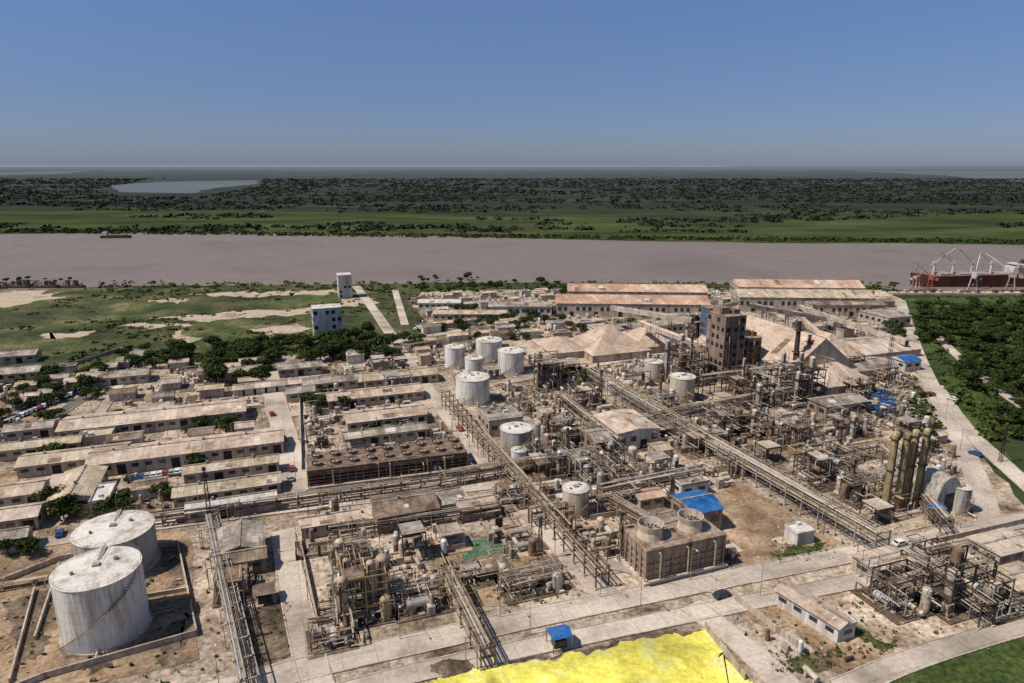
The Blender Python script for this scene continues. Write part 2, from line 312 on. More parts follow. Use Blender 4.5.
# ---------------------------------------------------------------- tanks
def rail(mb,x,y,z,r,n=28,m='steel_grey'):
    for k in range(n):
        a=6.28318*k/n;a2=6.28318*(k+1)/n
        mb.tube((x+r*math.cos(a),y+r*math.sin(a),z),(x+r*math.cos(a),y+r*math.sin(a),z+1.1),.03,m,'railing',3)
        for zz in (.55,1.1): mb.tube((x+r*math.cos(a),y+r*math.sin(a),z+zz),(x+r*math.cos(a2),y+r*math.sin(a2),z+zz),.025,m,'railing',3)
def tank(u,vf,vt,wpx,m='white_tank',cone=.08,roofm='tank_roof',stair=True,dome=False):
    X,Y=G(u,vf); d=math.hypot(X,Y); k=math.cos(math.atan((u-512)/F)); h=HT(u,vf,vt); r=wpx*MPP(Y,h)/2*k; x,y=X,Y
    for _ in range(3): x=X+X/d*r; y=Y+Y/d*r; r=wpx*MPP(y,h)/2*k
    n=56 if r>5 else 28; mb=MB()
    mb.cyl(0,0,-.2,r+.5,.5,'concrete','foundation',n)
    mb.cyl(0,0,.3,r,h-.3,m,'shell',n,cap=False)
    if dome: mb.dome(0,0,h,r,r*.45,m,'roof',n,5)
    else: mb.cyl(0,0,h,r+.12,.15,m,'roof_rim',n,cap=True,cone=r*cone,capm=roofm)
    k=max(2,int(h/2.2))
    for i in range(1,k): mb.cyl(0,0,h*i/k,r+.02,.05,'grey_tank','weld_ring',n,cap=False)
    if stair:
        if not dome: rail(mb,0,0,h+.15,r,28 if r>5 else 14)
        ns=int(h/.3)
        for i in range(ns):
            a=-2.6+ (i/ns)*(h*1.3/r); mb.box((r+.5)*math.cos(a),(r+.5)*math.sin(a),.3+i*.3,.9,.3,.06,'steel_rust','stair',a)
            if i%3==0: mb.tube(((r+.95)*math.cos(a),(r+.95)*math.sin(a),.3+i*.3),((r+.95)*math.cos(a),(r+.95)*math.sin(a),1.4+i*.3),.04,'steel_grey','stair',3)
        mb.tube((0,-r-3,.8),(0,-r,.8),.25,'pipe_light','nozzle',8); mb.cyl(r*.4,r*.2,h,.5,r*cone+.5,'steel_grey','roof_vent',8); mb.cyl(-r*.5,-r*.2,h,.35,r*cone+.4,'steel_rust','roof_vent',8)
        mb.box(0,0,h+r*cone+.02,1.4,1.4,.5,'steel_grey','roof_vent')
        if r>7:
            mb.box(0,r*.5,h+r*cone*.5+.25,.9,r,.06,'steel_grey','roof_walkway')
            for s in (-.45,.45): mb.tube((s,0,h+r*cone+1),(s,r,h+1.2),.035,'steel_grey','roof_walkway',3)
    mb.emit('storage_tank',x,y); reserve(x,y,2*r+3,2*r+3); return x,y,r,h
tank(111,650,588,92)
tank(122,581,545,84,'grey_tank')
for t in ((473,406,382,34,'white_tank'),(511,375,354,26,'white_tank'),(489,362,343,26,'white_tank'),(455,369,349,20,'white_tank'),(474,376,360,18,'white_tank'),(516,458,434,32,'grey_tank'),(519,469,453,16,'white_tank'),(681,402,380,26,'beige_tank'),(653,382,364,19,'beige_tank'),(575,520,494,27,'beige_tank'),(957,514,490,22,'grey_tank'),(583,470,455,12,'beige_tank')):
    tank(*t)
for t in ((560,512,498,9),(537,455,425,7),(546,462,436,6),(567,448,430,8),(632,463,450,9),(420,506,497,12),(595,500,490,10),(655,505,494,10),(840,495,480,10),(780,440,425,10),(700,420,405,10),(725,432,420,9),(610,395,386,12),(628,392,384,10)):
    tank(*t,m=C(['silver','beige_tank','white_tank','grey_tank']),stair=False,dome=random.random()<.6)
# ---------------------------------------------------------------- buildings
def shed(u,v,wpx,dpx,h,roof='roof_pink',wall='wall_beige',rh=1.5,ridge='a',name='industrial_shed',hip=False,flat=False,win=True,rot=0):
    z=h+rh*.5; X,Y=G(u,v,z); wa=wpx*MPP(Y,z)/ct*.97; y0=G(u,v+dpx/2,z)[1]; y1=G(u,v-dpx/2,z)[1]
    build(X,Y,wa,max(5,(y1-y0)*.95),h,roof,wall,rh,ridge,name,hip,flat,win,rot)
def build(X,Y,wa,wb,h,roof,wall,rh=1.5,ridge='a',name='industrial_shed',hip=False,flat=False,win=True,rot=0):
    mb=MB(); A,B=wa/2,wb/2
    mb.box(0,0,-.2,wa,wb,h+.2,wall,'walls')
    o=.5
    if flat:
        mb.box(0,0,h,wa+.3,wb+.3,.35,roof,'roof')
        for (x,y,sx,sy) in ((0,-B,wa+.34,.25),(0,B,wa+.34,.25),(-A,0,.25,wb-.3),(A,0,.25,wb-.3)): mb.box(x,y,h+.352,sx,sy,.45,wall,'parapet')
        for k in range(int(wa*wb/60)+1): mb.box(U(-A*.8,A*.8),U(-B*.7,B*.7),h+.36,U(.8,2),U(.8,2),U(.6,1.4),C(['steel_grey','wall_white']),'roof_units',0)
    else:
        X0,Y0=A+o,B+o
        if hip:
            k=min(X0,Y0)*(.98 if hip is True else hip); rx=max(0.1,X0-k) if ridge=='a' else .1; ry=.1 if ridge=='a' else max(.1,Y0-k)
        else:
            rx,ry=(X0,0) if ridge=='a' else (0,Y0)
        if ridge=='a':
            v=[(-X0,-Y0,h),(X0,-Y0,h),(X0,Y0,h),(-X0,Y0,h),(-rx,0,h+rh),(rx,0,h+rh)]
            f=[(0,1,5,4),(2,3,4,5)]; ends=[(1,2,5),(3,0,4)]
        else:
            v=[(-X0,-Y0,h),(X0,-Y0,h),(X0,Y0,h),(-X0,Y0,h),(0,-ry,h+rh),(0,ry,h+rh)]
            f=[(1,2,5,4),(3,0,4,5)]; ends=[(0,1,4),(2,3,5)]
        mb.add('roof',v,f,roof); mb.add('gable' if not hip else 'roof',v,ends,wall if not hip else roof)
        mb.add('roof_underside',[(a,b,h-.02) for a,b,_ in v[:4]],[(3,2,1,0)],'steel_grey')
        if not hip:
            L=wa if ridge=='a' else wb
            if ridge=='a': mb.box(0,0,h+rh-.1,L+1,.6,.25,'roof_grey','ridge_cap')
            else: mb.box(0,0,h+rh-.1,.6,L+1,.25,'roof_grey','ridge_cap')
            for k in range(int(L/6)):
                q=U(-L/2+2,L/2-2); s=C([-1,1]); t0=U(.05,.4);t1=t0+U(.2,.55); w=U(.5,2.4); mm=C(['roof_grey','roof_rust','roof_white','roof_tan',roof])
                if 'blue' in roof: mm='roof_blue'
                def P(a,t):
                    zz=h+rh*t+.06+.004*k
                    return (a,s*Y0*(1-t),zz) if ridge=='a' else (s*X0*(1-t),a,zz)
                mb.add('roof_patches',[P(q-w,t0),P(q+w,t0),P(q+w,t1),P(q-w,t1)],[(0,1,2,3)],mm)
            for k in range(int(L/14)):
                q=-L/2+14*k+7
                if ridge=='a': mb.cyl(q,0,h+rh,.4,.9,'steel_grey','vents',8)
                else: mb.cyl(0,q,h+rh,.4,.9,'steel_grey','vents',8)
    if win:
        n=max(1,int(wa/4))
        for i in range(n):
            x=-A+(i+.5)*wa/n
            if i%4==2: mb.box(x,-B-.03,0,min(2.6,wa/n*.7),.1,min(h*.75,3.4),'black','doors')
            else: mb.box(x,-B-.03,h*.45,wa/n*.5,.1,h*.28,'glass','windows'); mb.box(x,-B-.05,h*.43,wa/n*.55,.14,.08,'concrete','sills')
        n=max(1,int(wb/4))
        for i in range(n):
            y=-B+(i+.5)*wb/n
            for s in (-1,1): mb.box(s*(A+.03),y,h*.45,.1,wb/n*.5,h*.28,'glass','windows')
    mb.emit(name,X,Y,0,TH+rot); reserve(X,Y,wa+1,wb+1)
for a in ((157,412,160,15,4.5,'roof_pink'),(190,443,170,17,4.5,'roof_pink'),(75,452,90,14,4,'roof_tan'),(232,462,85,8,4,'roof_tan'),(40,441,70,8,4,'roof_tan'),(30,424,40,8,4,'roof_grey'),
          (20,486,40,16,4,'roof_pink'),(14,510,44,16,4,'roof_pink'),(10,532,30,10,4,'roof_grey'),
          (228,482,95,12,3.5,'roof_tan'),(232,499,80,10,3.5,'roof_white'),(330,516,55,10,3.5,'roof_pink'),(120,372,50,7,4,'roof_grey'),
          (385,411,75,12,4,'roof_pink'),(375,390,90,9,4,'roof_pink'),(400,372,70,8,4,'roof_tan'),(330,378,50,6,4,'roof_grey'),(300,388,26,6,4,'roof_grey'),(385,429,80,6,4,'roof_grey'),
          (20,368,36,8,4,'roof_grey'),(16,352,36,6,4,'roof_grey'),(300,364,40,5,4,'roof_grey'),(240,368,40,5,4,'roof_grey')):
    shed(*a)
shed(78,481,36,32,4.5,'roof_tan',ridge='b'); shed(103,491,16,20,4,'roof_white',ridge='b',flat=True)
shed(240,535,42,28,5,'roof_grey','wall_brown',ridge='b'); shed(243,553,40,12,4,'roof_rust','wall_brown')
shed(404,500,58,22,5,'roof_rust','wall_brown',rh=1.6); shed(443,497,45,16,3.5,'roof_grey','wall_beige',flat=True)
shed(475,500,35,12,3.5,'roof_pink')
for k in range(9): shed(238+k*11,386-k*1.2,8,6,3,C(['roof_white','roof_pink','roof_grey']),C(['wall_white','wall_beige']),rh=1,win=False,name='small_house')
for k in range(10): shed(20+k*13,399-k*5+U(-2,2),11,6,3,C(['roof_tan','roof_grey','roof_pink']),C(['wall_white','wall_beige']),rh=1,win=False,name='small_house')
shed(626,420,44,20,7,'roof_pink','wall_white',rh=1.0,name='control_building',ridge='b')
shed(648,492,26,9,4,'roof_orange',rh=1); shed(597,433,18,14,6,'roof_grey','wall_brown')
shed(500,412,34,14,6,'roof_grey','wall_beige',flat=True); shed(405,445,30,8,4,'roof_grey')
shed(690,478,30,9,4,'roof_grey','wall_white',flat=True)
shed(800,527,20,8,3,'roof_white','wall_white',flat=True,win=False)
x,y=G(812,618); build(x,y,5.5,16,3.6,'roof_pink','wall_white',rh=.8,ridge='b',name='office_building',rot=math.radians(12))
x,y=G(838,632); build(x,y,4,5,3.2,'roof_white','wall_white',flat=True,name='office_building')
x,y=G(880,572); build(x,y,12,7,4,'roof_pink','wall_beige',rh=.8,name='industrial_shed')
x,y=G(1000,555); build(x,y,14,9,4,'roof_pink','wall_beige',rh=.8,name='industrial_shed')
x,y=G(1015,590); build(x,y,12,8,4,'roof_tan','wall_beige',rh=.8,name='industrial_shed')
for (u,v,w,d,h,rf) in ((636,286.5,135,4.5,9,'roof_orange'),(631,297.5,148,6,9,'roof_orange'),(796,282,120,5,10,'roof_orange'),(802,292,130,5,10,'roof_tan')):
    X,Y=G(u,v,h+2); wa=w*MPP(Y); build(X,Y,wa,(G(u,v-d/2,h)[1]-G(u,v+d/2,h)[1])*1.1,h,rf,'wall_beige',rh=4,name='riverside_warehouse',rot=-TH+math.radians(-3))
shed(655,322,130,5,7,'roof_grey','wall_white',name='riverside_warehouse'); shed(520,303,60,5,7,'roof_grey','wall_white',rot=-TH); shed(440,300,40,4,5,'roof_white','wall_white',rot=-TH); shed(470,311,70,4,5,'roof_tan',rot=-TH); shed(700,318,40,6,8,'roof_pink')
shed(885,312,28,8,7,'roof_grey',); shed(845,302,70,4,8,'roof_rust',rot=-TH)
def bulk(u,vb,vt,wpx,wb,ridge='b',hip=True,roof='sandcloth',h=4,rot=0):
    X,Y=G(u,vb); tot=HT(u,vb,vt); wa=wpx*MPP(Y); build(X,Y,wa,wb,h,roof,'wall_beige',rh=max(2,tot-h),ridge=ridge,hip=hip,name='bulk_storage_shed',win=False,rot=rot)
bulk(607,352,324,62,34); bulk(648,346,325,60,30,'b'); bulk(560,352,338,40,30)
bulk(770,362,322,85,70,'b',False); bulk(822,362,332,46,30); bulk(830,385,362,60,24,'a'); bulk(870,352,338,70,30,'a',False,'roof_pink'); bulk(860,372,360,60,18,'a',False,'roof_grey')
shed(905,357,20,6,5,'roof_blue','wall_white'); shed(838,398,50,9,6,'roof_grey','wall_brown')
def hangar(u,v,wpx,wb,hr):
    X,Y=G(u,v); w=wpx*MPP(Y)/2; mb=MB(); n=14; vs=[];f=[]
    for s in (-wb/2,wb/2):
        for i in range(n+1):
            a=math.pi*i/n; vs.append((w*math.cos(a),s,(hr-2.5)*math.sin(a)+2.5*(1 if 0<i<n else 0)))
    for i in range(n): f.append((i,i+1,n+2+i,n+1+i))
    mb.add('shell',vs,f,'grey_tank',True); mb.add('end_walls',vs,[tuple(range(n+1)),tuple(range(n+1,2*n+2))],'wall_white')
    mb.box(0,-wb/2-.05,0,w*.7,.1,hr*.55,'steel_dark','door'); mb.emit('arched_hangar',X,Y); reserve(X,Y,2*w,wb)
hangar(933,506,34,9,11.5)
def tower(u,vb,vt,wpx,wb,wall,name,floors,openf=.6,crown=True):
    X,Y=G(u,vb); h=HT(u,vb,vt); wa=wpx*MPP(Y); mb=MB(); mb.box(0,wb/2,-.2,wa,wb,h+.2,wall,'walls'); fh=h/floors
    for k in range(floors):
        mb.box(0,wb/2,k*fh+fh-.25,wa+.3,wb+.3,.3,'wall_brown' if wall!='wall_white' else wall,'floor_band')
        n=max(2,int(wa/3))
        for i in range(n):
            if random.random()<openf: mb.box(-wa/2+(i+.5)*wa/n,-.03,k*fh+.6,wa/n*.6,.12,fh*.5,C(['black','glass']),'windows')
        n=max(2,int(wb/3))
        for i in range(n):
            for s in (-1,1):
                if random.random()<openf: mb.box(s*(wa/2+.03),(i+.5)*wb/n,k*fh+.6,.12,wb/n*.6,fh*.5,C(['black','glass']),'windows')
    if crown:
        mb.box(-wa*.2,wb*.6,h+.1,wa*.4,wb*.5,3,wall,'penthouse'); mb.box(wa*.25,wb*.4,h+.1,wa*.3,wb*.3,2,'steel_rust','penthouse')
        for k in range(6):
            x=U(-wa/2,wa/2);y=U(0,wb); mb.tube((x,y,h),(x,y,h+U(2,5)),.12,'steel_dark','masts',4)
        for k in range(10):
            x=U(-wa/2,wa/2); mb.tube((x,-.4,U(0,h*.4)),(x,-.4,U(h*.6,h)),U(.12,.3),C(['steel_rust','pipe_tan','steel_dark']),'external_pipes',6)
    mb.emit(name,X,Y); a=w2g(X,Y); reserve(*g2w(a[0],a[1]+wb/2),wa,wb); return X,Y,wa,h
tower(731,383,316,24,14,'brick_red','granulation_tower_building',8,.75)
tower(752,374,338,16,12,'wall_brown','granulation_tower_building',4)
tower(329,337,308,28,12,'wall_white','office_tower',4,.35,False)
tower(346,298,275,13,12,'wall_white','concrete_silo_tower',5,.15,False)
tower(712,350,308,12,8,'blue_paint','blue_elevator_tower',6,.4,False)
tower(700,345,322,12,8,'steel_dark','elevator_tower',5,.5)
# ---------------------------------------------------------------- process structures
PIP=['pipe_light','pipe_tan','pipe_tan','steel_rust','steel_grey','silver','steel_rust']
def frame(mb,x0,y0,wa,wb,h,m,lev=4.0,bay=5.0,plat=.5,brace=.5):
    na=max(1,round(wa/bay));nb=max(1,round(wb/bay));nl=max(1,round(h/lev)); th=.22
    for i in range(na+1):
        for j in range(nb+1):
            x=x0-wa/2+wa*i/na; y=y0-wb/2+wb*j/nb; mb.box(x,y,0,th*1.3,th*1.3,h,m,'columns')
            mb.box(x,y,0,.8,.8,.5,'concrete','footings')
    for l in range(1,nl+1):
        z=h*l/nl-.12
        for j in range(nb+1): mb.box(x0,y0-wb/2+wb*j/nb,z,wa,th,.3,m,'beams')
        for i in range(na+1): mb.box(x0-wa/2+wa*i/na,y0,z-.05,th,wb,.28,m,'beams')
        for i in range(na):
            for j in range(nb):
                if random.random()<plat:
                    mb.box(x0-wa/2+wa*(i+.5)/na,y0-wb/2+wb*(j+.5)/nb,z+.32,wa/na-.05,wb/nb-.05,.08,C([m,'steel_grey','steel_rust','concrete']),'platforms')
        for s in (-1,1):
            for zz in (1.0,1.5): mb.tube((x0-wa/2,y0+s*wb/2,z+zz),(x0+wa/2,y0+s*wb/2,z+zz),.05,C([m,'yellow_paint','steel_grey']),'handrails',3)
            mb.tube((x0+s*wa/2,y0-wb/2,z+1.5),(x0+s*wa/2,y0+wb/2,z+1.5),.05,m,'handrails',3)
        for i in range(na):
            if random.random()<brace:
                xa=x0-wa/2+wa*i/na;xb=xa+wa/na
                if random.random()<.5: xa,xb=xb,xa
                mb.tube((xa,y0-wb/2,h*(l-1)/nl),(xb,y0-wb/2,h*l/nl),.1,m,'braces',4)
def vessel(mb,x,y,z,r,h,m):
    mb.cyl(x,y,z,r,h,m,'vessels',12,cap=False); mb.dome(x,y,z+h,r,r*.6,m,'vessels',12,3)
    for k in range(int(h/3)):
        mb.cyl(x,y,z+3*k+2,r+.05,.1,'steel_grey','vessels',12,cap=False)
    if h>7:
        mb.cyl(x,y,z+h*.8,r+.9,.1,'steel_dark','vessels',10)
        for k in range(8):
            a=k*.785; mb.tube((x+(r+.85)*math.cos(a),y+(r+.85)*math.sin(a),z+h*.8),(x+(r+.85)*math.cos(a),y+(r+.85)*math.sin(a),z+h*.8+1.1),.04,'yellow_paint','handrails',3)
        mb.tube((x+r+.2,y-.2,z),(x+r+.2,y-.2,z+h),.12,'pipe_light','pipes',5); mb.box(x-r*.5,y-r-.2,z,.5,.12,h,'steel_dark','ladders')
def drum(mb,x,y,z,r,l,m,ax=0):
    d=(l/2,0,0) if ax==0 else (0,l/2,0); mb.tube((x-d[0],y-d[1],z),(x+d[0],y+d[1],z),r,m,'drums',12,True)
    for s in (-.6,.6): mb.box(x+d[0]*s,y+d[1]*s,z-r-.8,.5 if ax==0 else r*1.5,r*1.5 if ax==0 else .5,1.2,'concrete','saddles')
def piperun(mb,wa,wb,h,x0=0,y0=0):
    x=x0+U(-wa/2,wa/2);y=y0+U(-wb/2,wb/2);z=C([.5,.8,3.4,4.2,h*.5,h*.9,h]); r=C([.07,.08,.1,.14,.2]); m=C(PIP)
    for k in range(random.randint(2,5)):
        d=random.randint(0,2); nx,ny,nz_=x,y,z
        if d==0: nx=max(x0-wa/2,min(x0+wa/2,x+U(-8,8)))
        elif d==1: ny=max(y0-wb/2,min(y0+wb/2,y+U(-8,8)))
        else: nz_=max(.4,min(h+1,z+U(-5,5)))
        mb.tube((x,y,z),(nx,ny,nz_),r,m,'pipes',5); x,y,z=nx,ny,nz_
def clutter(mb,x0,y0,wa,wb,n,hmax=3):
    for k in range(n):
        x=x0+U(-wa/2,wa/2);y=y0+U(-wb/2,wb/2); t=random.random()
        if t<.38: mb.box(x,y,-.1,U(.4,2.2),U(.4,2.2),U(.4,hmax),C(['steel_grey','steel_rust','wall_beige','concrete','roof_rust','roof_grey','steel_dark','pipe_tan','steel_dark','wall_beige']),'equipment')
        elif t<.5: vessel(mb,x,y,0,U(.4,1.1),U(1.5,hmax+2),C(['silver','beige_tank','white_tank','steel_rust','grey_tank']))
        elif t<.6: drum(mb,x,y,U(1.3,2),U(.4,.9),U(2.5,5),C(['silver','pipe_light','steel_rust','beige_tank']),C([0,1]))
        elif t<.7: mb.box(x,y,-.1,C([U(4,9),.25]),.25,U(.6,1.6),'concrete','walls')
        elif t<.8: mb.tube((x,y,0),(x,y,U(3,7)),.1,'steel_grey','poles',4)
        else: piperun(mb,9,9,hmax,x,y)
def unit(u,v,wa,wb,h,m='steel_dark',nv=4,npipe=40,name='process_unit',fr=.7,plat=.5,vm=None):
    X,Y=G(u,v); mb=MB(); mb.box(0,0,-.3,wa+1.5,wb+1.5,.42,'darkdirt','pad')
    k=max(1,round(wa/14))
    for i in range(k):
        if random.random()<fr or i==0:
            fw=wa/k*.72; frame(mb,-wa/2+wa*(i+.5)/k+U(-1,1),U(-.12,.12)*wb,fw,wb*U(.45,.8),h*U(.6,1),C([m,m,'steel_rust']),plat=plat)
    for i in range(nv):
        r=U(.5,1.4); vessel(mb,U(-wa/2+1,wa/2-1),U(-wb/2+1,wb/2-1),.1,r,h*U(.4,1.15),C(vm or ['silver','beige_tank','steel_rust','grey_tank','pipe_light']))
    for i in range(nv): drum(mb,U(-wa/2+2,wa/2-2),U(-wb/2+2,wb/2-2),C([1.6,1.6,h*.55]),U(.5,1.1),U(3,6),C(vm or ['silver','steel_rust','pipe_light']),C([0,1]))
    for i in range(int(npipe*1.3)): piperun(mb,wa,wb,h)
    clutter(mb,0,0,wa,wb,int(wa*wb/11),2.5)
    mb.emit(name,X,Y); reserve(X,Y,wa+1,wb+1)
YV=['gold','pipe_tan','pipe_tan','steel_rust','silver']
for a in ((362,602,13,18,11,'yellow_paint',8,70,'process_unit',.9,.4,YV),(352,560,10,8,6,'steel_rust',3,25),(332,640,9,8,4,'steel_rust',2,20),
          (955,600,17,11,12,'steel_dark',3,50),(900,600,15,12,8,'steel_dark',3,50),(990,608,8,9,10,'steel_dark',2,25),(930,560,12,7,5,'steel_rust',2,20),
          (826,478,24,14,10,'steel_dark',4,60),(546,388,14,12,15,'steel_dark',4,45),(498,424,14,9,7,'steel_rust',3,30),(560,440,14,18,10,'steel_rust',7,55),
          (602,474,22,20,7,'steel_rust',7,65),(545,470,12,14,8,'steel_rust',7,35),(688,382,20,14,20,'steel_dark',4,70),(762,404,26,20,16,'steel_dark',9,100),(798,398,18,18,19,'steel_dark',6,70),
          (735,430,24,16,9,'steel_dark',7,70),(780,440,20,16,9,'steel_rust',6,60),(640,500,16,8,5,'steel_rust',3,30),(700,445,20,18,8,'steel_rust',7,60),(655,440,18,14,7,'steel_rust',5,50),
          (850,432,16,14,8,'steel_rust',4,40),(585,405,18,14,8,'steel_rust',4,40),(235,590,8,10,5,'steel_rust',2,20),(430,470,14,10,5,'steel_rust',2,20),(340,405,12,12,5,'steel_rust',2,20),
          (515,500,12,12,5,'steel_rust',4,30),(480,575,16,9,3,'steel_rust',2,20,'process_unit',.4),(530,585,14,10,4,'steel_rust',2,30,'process_unit',.4),(420,600,12,12,4,'steel_rust',3,25,'process_unit',.4),
          (670,410,16,10,7,'steel_rust',3,30),(860,395,16,12,8,'steel_dark',3,30),(890,380,12,12,6,'steel_rust',2,20),(860,498,12,9,7,'steel_dark',2,30),(740,470,16,8,6,'steel_dark',3,30)):
    unit(*a)
X,Y=G(901,509); mb=MB(); hh=HT(901,509,430); mb.box(0,1,-.3,18,9,.6,'concrete','pad')
for i,(dx,dy) in enumerate(((-6.6,0),(-2.6,-.6),(1.3,0),(5.2,-.4))):
    mb.cyl(dx,dy,.3,1.05,hh-1,'gold','column_%d'%(i+1),16,cap=False); mb.dome(dx,dy,hh-.7,1.05,.8,'gold','column_%d'%(i+1),16,4)
    for k in range(6): mb.cyl(dx,dy,2+k*hh/6.5,1.1,.12,'steel_rust','column_%d'%(i+1),16,cap=False)
    for k in (.55,.93): mb.cyl(dx,dy,hh*k,1.5,.1,'steel_dark','platform',12)
    mb.box(dx-.3,dy-1.25,.3,.45,.12,hh-1,'steel_dark','ladder')
frame(mb,-1,4,13,4,7,'gold',plat=.3)
for k in range(40): piperun(mb,16,9,6)
mb.emit('distillation_columns',X,Y); reserve(X,Y,18,11)
def stack(u,vb,vt,r,m='steel_rust',name='chimney_stack'):
    X,Y=G(u,vb); h=HT(u,vb,vt); mb=MB(); mb.cyl(0,0,0,r*1.2,h,m,'shaft',14,r2=r*.8,cap=False); mb.cyl(0,0,h-.6,r*.95,.6,'steel_dark','rim',14); mb.cyl(0,0,0,r*2,1,'concrete','base',14)
    for k in (.5,.85): mb.cyl(0,0,h*k,r+.9,.12,'steel_dark','platform',10)
    mb.emit(name,X,Y)
def lattice(u,vb,vt,w=1.6,name='lattice_mast',m='steel_dark'):
    X,Y=G(u,vb); h=HT(u,vb,vt); mb=MB(); n=int(h/2.5); c=[(-1,-1),(1,-1),(1,1),(-1,1)]
    for k in range(n):
        w0=w*(1-.6*k/n)/2;w1=w*(1-.6*(k+1)/n)/2;z0=h*k/n;z1=h*(k+1)/n
        for i in range(4):
            a,b=c[i],c[(i+1)%4]; mb.tube((a[0]*w0,a[1]*w0,z0),(a[0]*w1,a[1]*w1,z1),.1,m,'legs',4); mb.tube((a[0]*w0,a[1]*w0,z0),(b[0]*w1,b[1]*w1,z1),.06,m,'bracing',3)
    mb.box(0,0,h,w*.8,w*.8,.8,m,'lights'); mb.emit(name,X,Y)
stack(793,382,321,1.2,'steel_dark'); stack(805,380,335,.9); stack(749,378,345,.8); stack(690,372,330,.8); stack(660,398,365,.6); stack(540,380,352,.6); stack(567,460,428,.6); stack(838,455,420,.7); stack(822,378,342,.6)
lattice(883,402,330,2); lattice(620,560,515,1.2); lattice(760,340,305); lattice(600,410,372); lattice(210,520,470,1.2); lattice(470,350,325); lattice(1000,462,425,1.0); lattice(540,560,520,1.2)
# ---------------------------------------------------------------- cooling towers
def fanstack(mb,x,y,z,r,h,m,n=24):
    mb.cyl(x,y,z,r,h*.5,m,'fan_stack',n,r2=r*.88,cap=False); mb.cyl(x,y,z+h*.5,r*.88,h*.5,m,'fan_stack',n,r2=r,cap=False)
    mb.cyl(x,y,z+h*.5,r*.82,h*.5-.02,m,'fan_stack',n,r2=r*.93,cap=False)
    a=[(math.cos(6.28318*i/n),math.sin(6.28318*i/n)) for i in range(n)]
    mb.add('fan_stack',[(x+r*p,y+r*q,z+h) for p,q in a]+[(x+r*.93*p,y+r*.93*q,z+h) for p,q in a],[(i,(i+1)%n,n+(i+1)%n,n+i) for i in range(n)],m)
    mb.cyl(x,y,z+.05,r*.84,h*.45,'black','fan_well',n)
    for k in range(6): mb.box(x,y,z+h*.55+k*.01,r*1.6,.35,.06,'steel_grey','fan_blades',k*math.pi/6)
    mb.cyl(x,y,z+h*.5,r*.16,.5,'steel_dark','fan_hub',8)
def cooling(u0,v0,u1,v1,wb,h,nf,rows,m,fr,fh,name,louv='black',rim='steel_grey',big=None):
    a=G(u0,v0);b=G(u1,v1); wa=math.hypot(b[0]-a[0],b[1]-a[1]); rot=math.atan2(b[1]-a[1],b[0]-a[0]); mb=MB()
    mb.box(wa/2,wb/2,-.2,wa+2,wb+2,.9,'concrete','basin'); mb.box(wa/2,wb/2,.7,wa-.6,wb-.6,h-.9,louv,'louvres'); mb.box(wa/2,wb/2,h-.25,wa+.4,wb+.4,.35,m,'deck')
    n=int(wa/2.4)
    for i in range(n+1):
        for yy in (0,wb): mb.box(wa*i/n,yy,0,.35,.4,h-.25,m,'columns')
    n2=max(2,int(wb/2.4))
    for i in range(n2+1):
        for xx in (0,wa): mb.box(xx,wb*i/n2,0,.4,.35,h-.25,m,'columns')
    for k in range(4):
        zz=1.2+(h-2)*k/4
        for yy in (.12,wb-.12): mb.box(wa/2,yy,zz,wa-.4,.2,.4 if k<3 else h-zz-.5,m,'slats')
        for xx in (.12,wa-.12): mb.box(xx,wb/2,zz,.2,wb-.4,.4 if k<3 else h-zz-.5,m,'slats')
    if big:
        for q in (.20,.72): fanstack(mb,wa*q,wb*.5,h+.1,3.3,3.6,big,32)
        mb.box(wa*.46,wb*.5,h+.1,1.6,1.2,1.3,'steel_grey','fan_motor')
    for j in range(rows):
        for i in range(nf):
            fanstack(mb,wa*(i+.5)/nf,wb*(j+.5)/rows,h+.1,fr,fh,rim)
            mb.tube((wa*(i+.5)/nf,wb*(j+.5)/rows,h+fh*.5),(wa*(i+.5)/nf+fr*1.4,wb*(j+.5)/rows,h+.6),.12,'steel_dark','drive_shaft',4)
    for yy in (0,wb):
        for zz in (.6,1.1): mb.tube((0,yy,h+zz),(wa,yy,h+zz),.04,'steel_grey','handrail',3)
        for i in range(n+1): mb.tube((wa*i/n,yy,h),(wa*i/n,yy,h+1.1),.04,'steel_grey','handrail',3)
    for k in range(int(wa/2)):
        x0=U(0,wa);y0=U(0,wb); mb.tube((x0,y0,h+.3),(min(wa,x0+U(2,6)),y0,h+.3),U(.08,.16),C(PIP),'deck_pipes',5)
    mb.tube((0,-1.2,1.2),(wa,-1.2,1.2),.35,'pipe_light','header_pipe',8)
    for q in (.15,.5,.85): mb.tube((wa*q,-1.2,1.2),(wa*q,-1.2,h*.9),.22,'pipe_tan','header_pipe',6); mb.tube((wa*q,-1.2,h*.9),(wa*q,0,h*.9),.22,'pipe_tan','header_pipe',6)
    mb.emit(name,a[0],a[1],0,rot); c,s=math.cos(rot),math.sin(rot); reserve(a[0]+wa/2*c-wb/2*s,a[1]+wa/2*s+wb/2*c,wa+2,wb+3)
cooling(645,584,722,566,12,9,0,0,'wall_brown',1,1,'cooling_tower',louv='wall_brown',big='beige_tank')
cooling(309,490,467,470,13,6.5,9,2,'steel_rust',1.6,1.2,'cooling_tower',rim='steel_rust')
shed(697,499,32,20,6.5,'roof_blue','wall_brown',name='blue_roof_shed',rh=1.6)
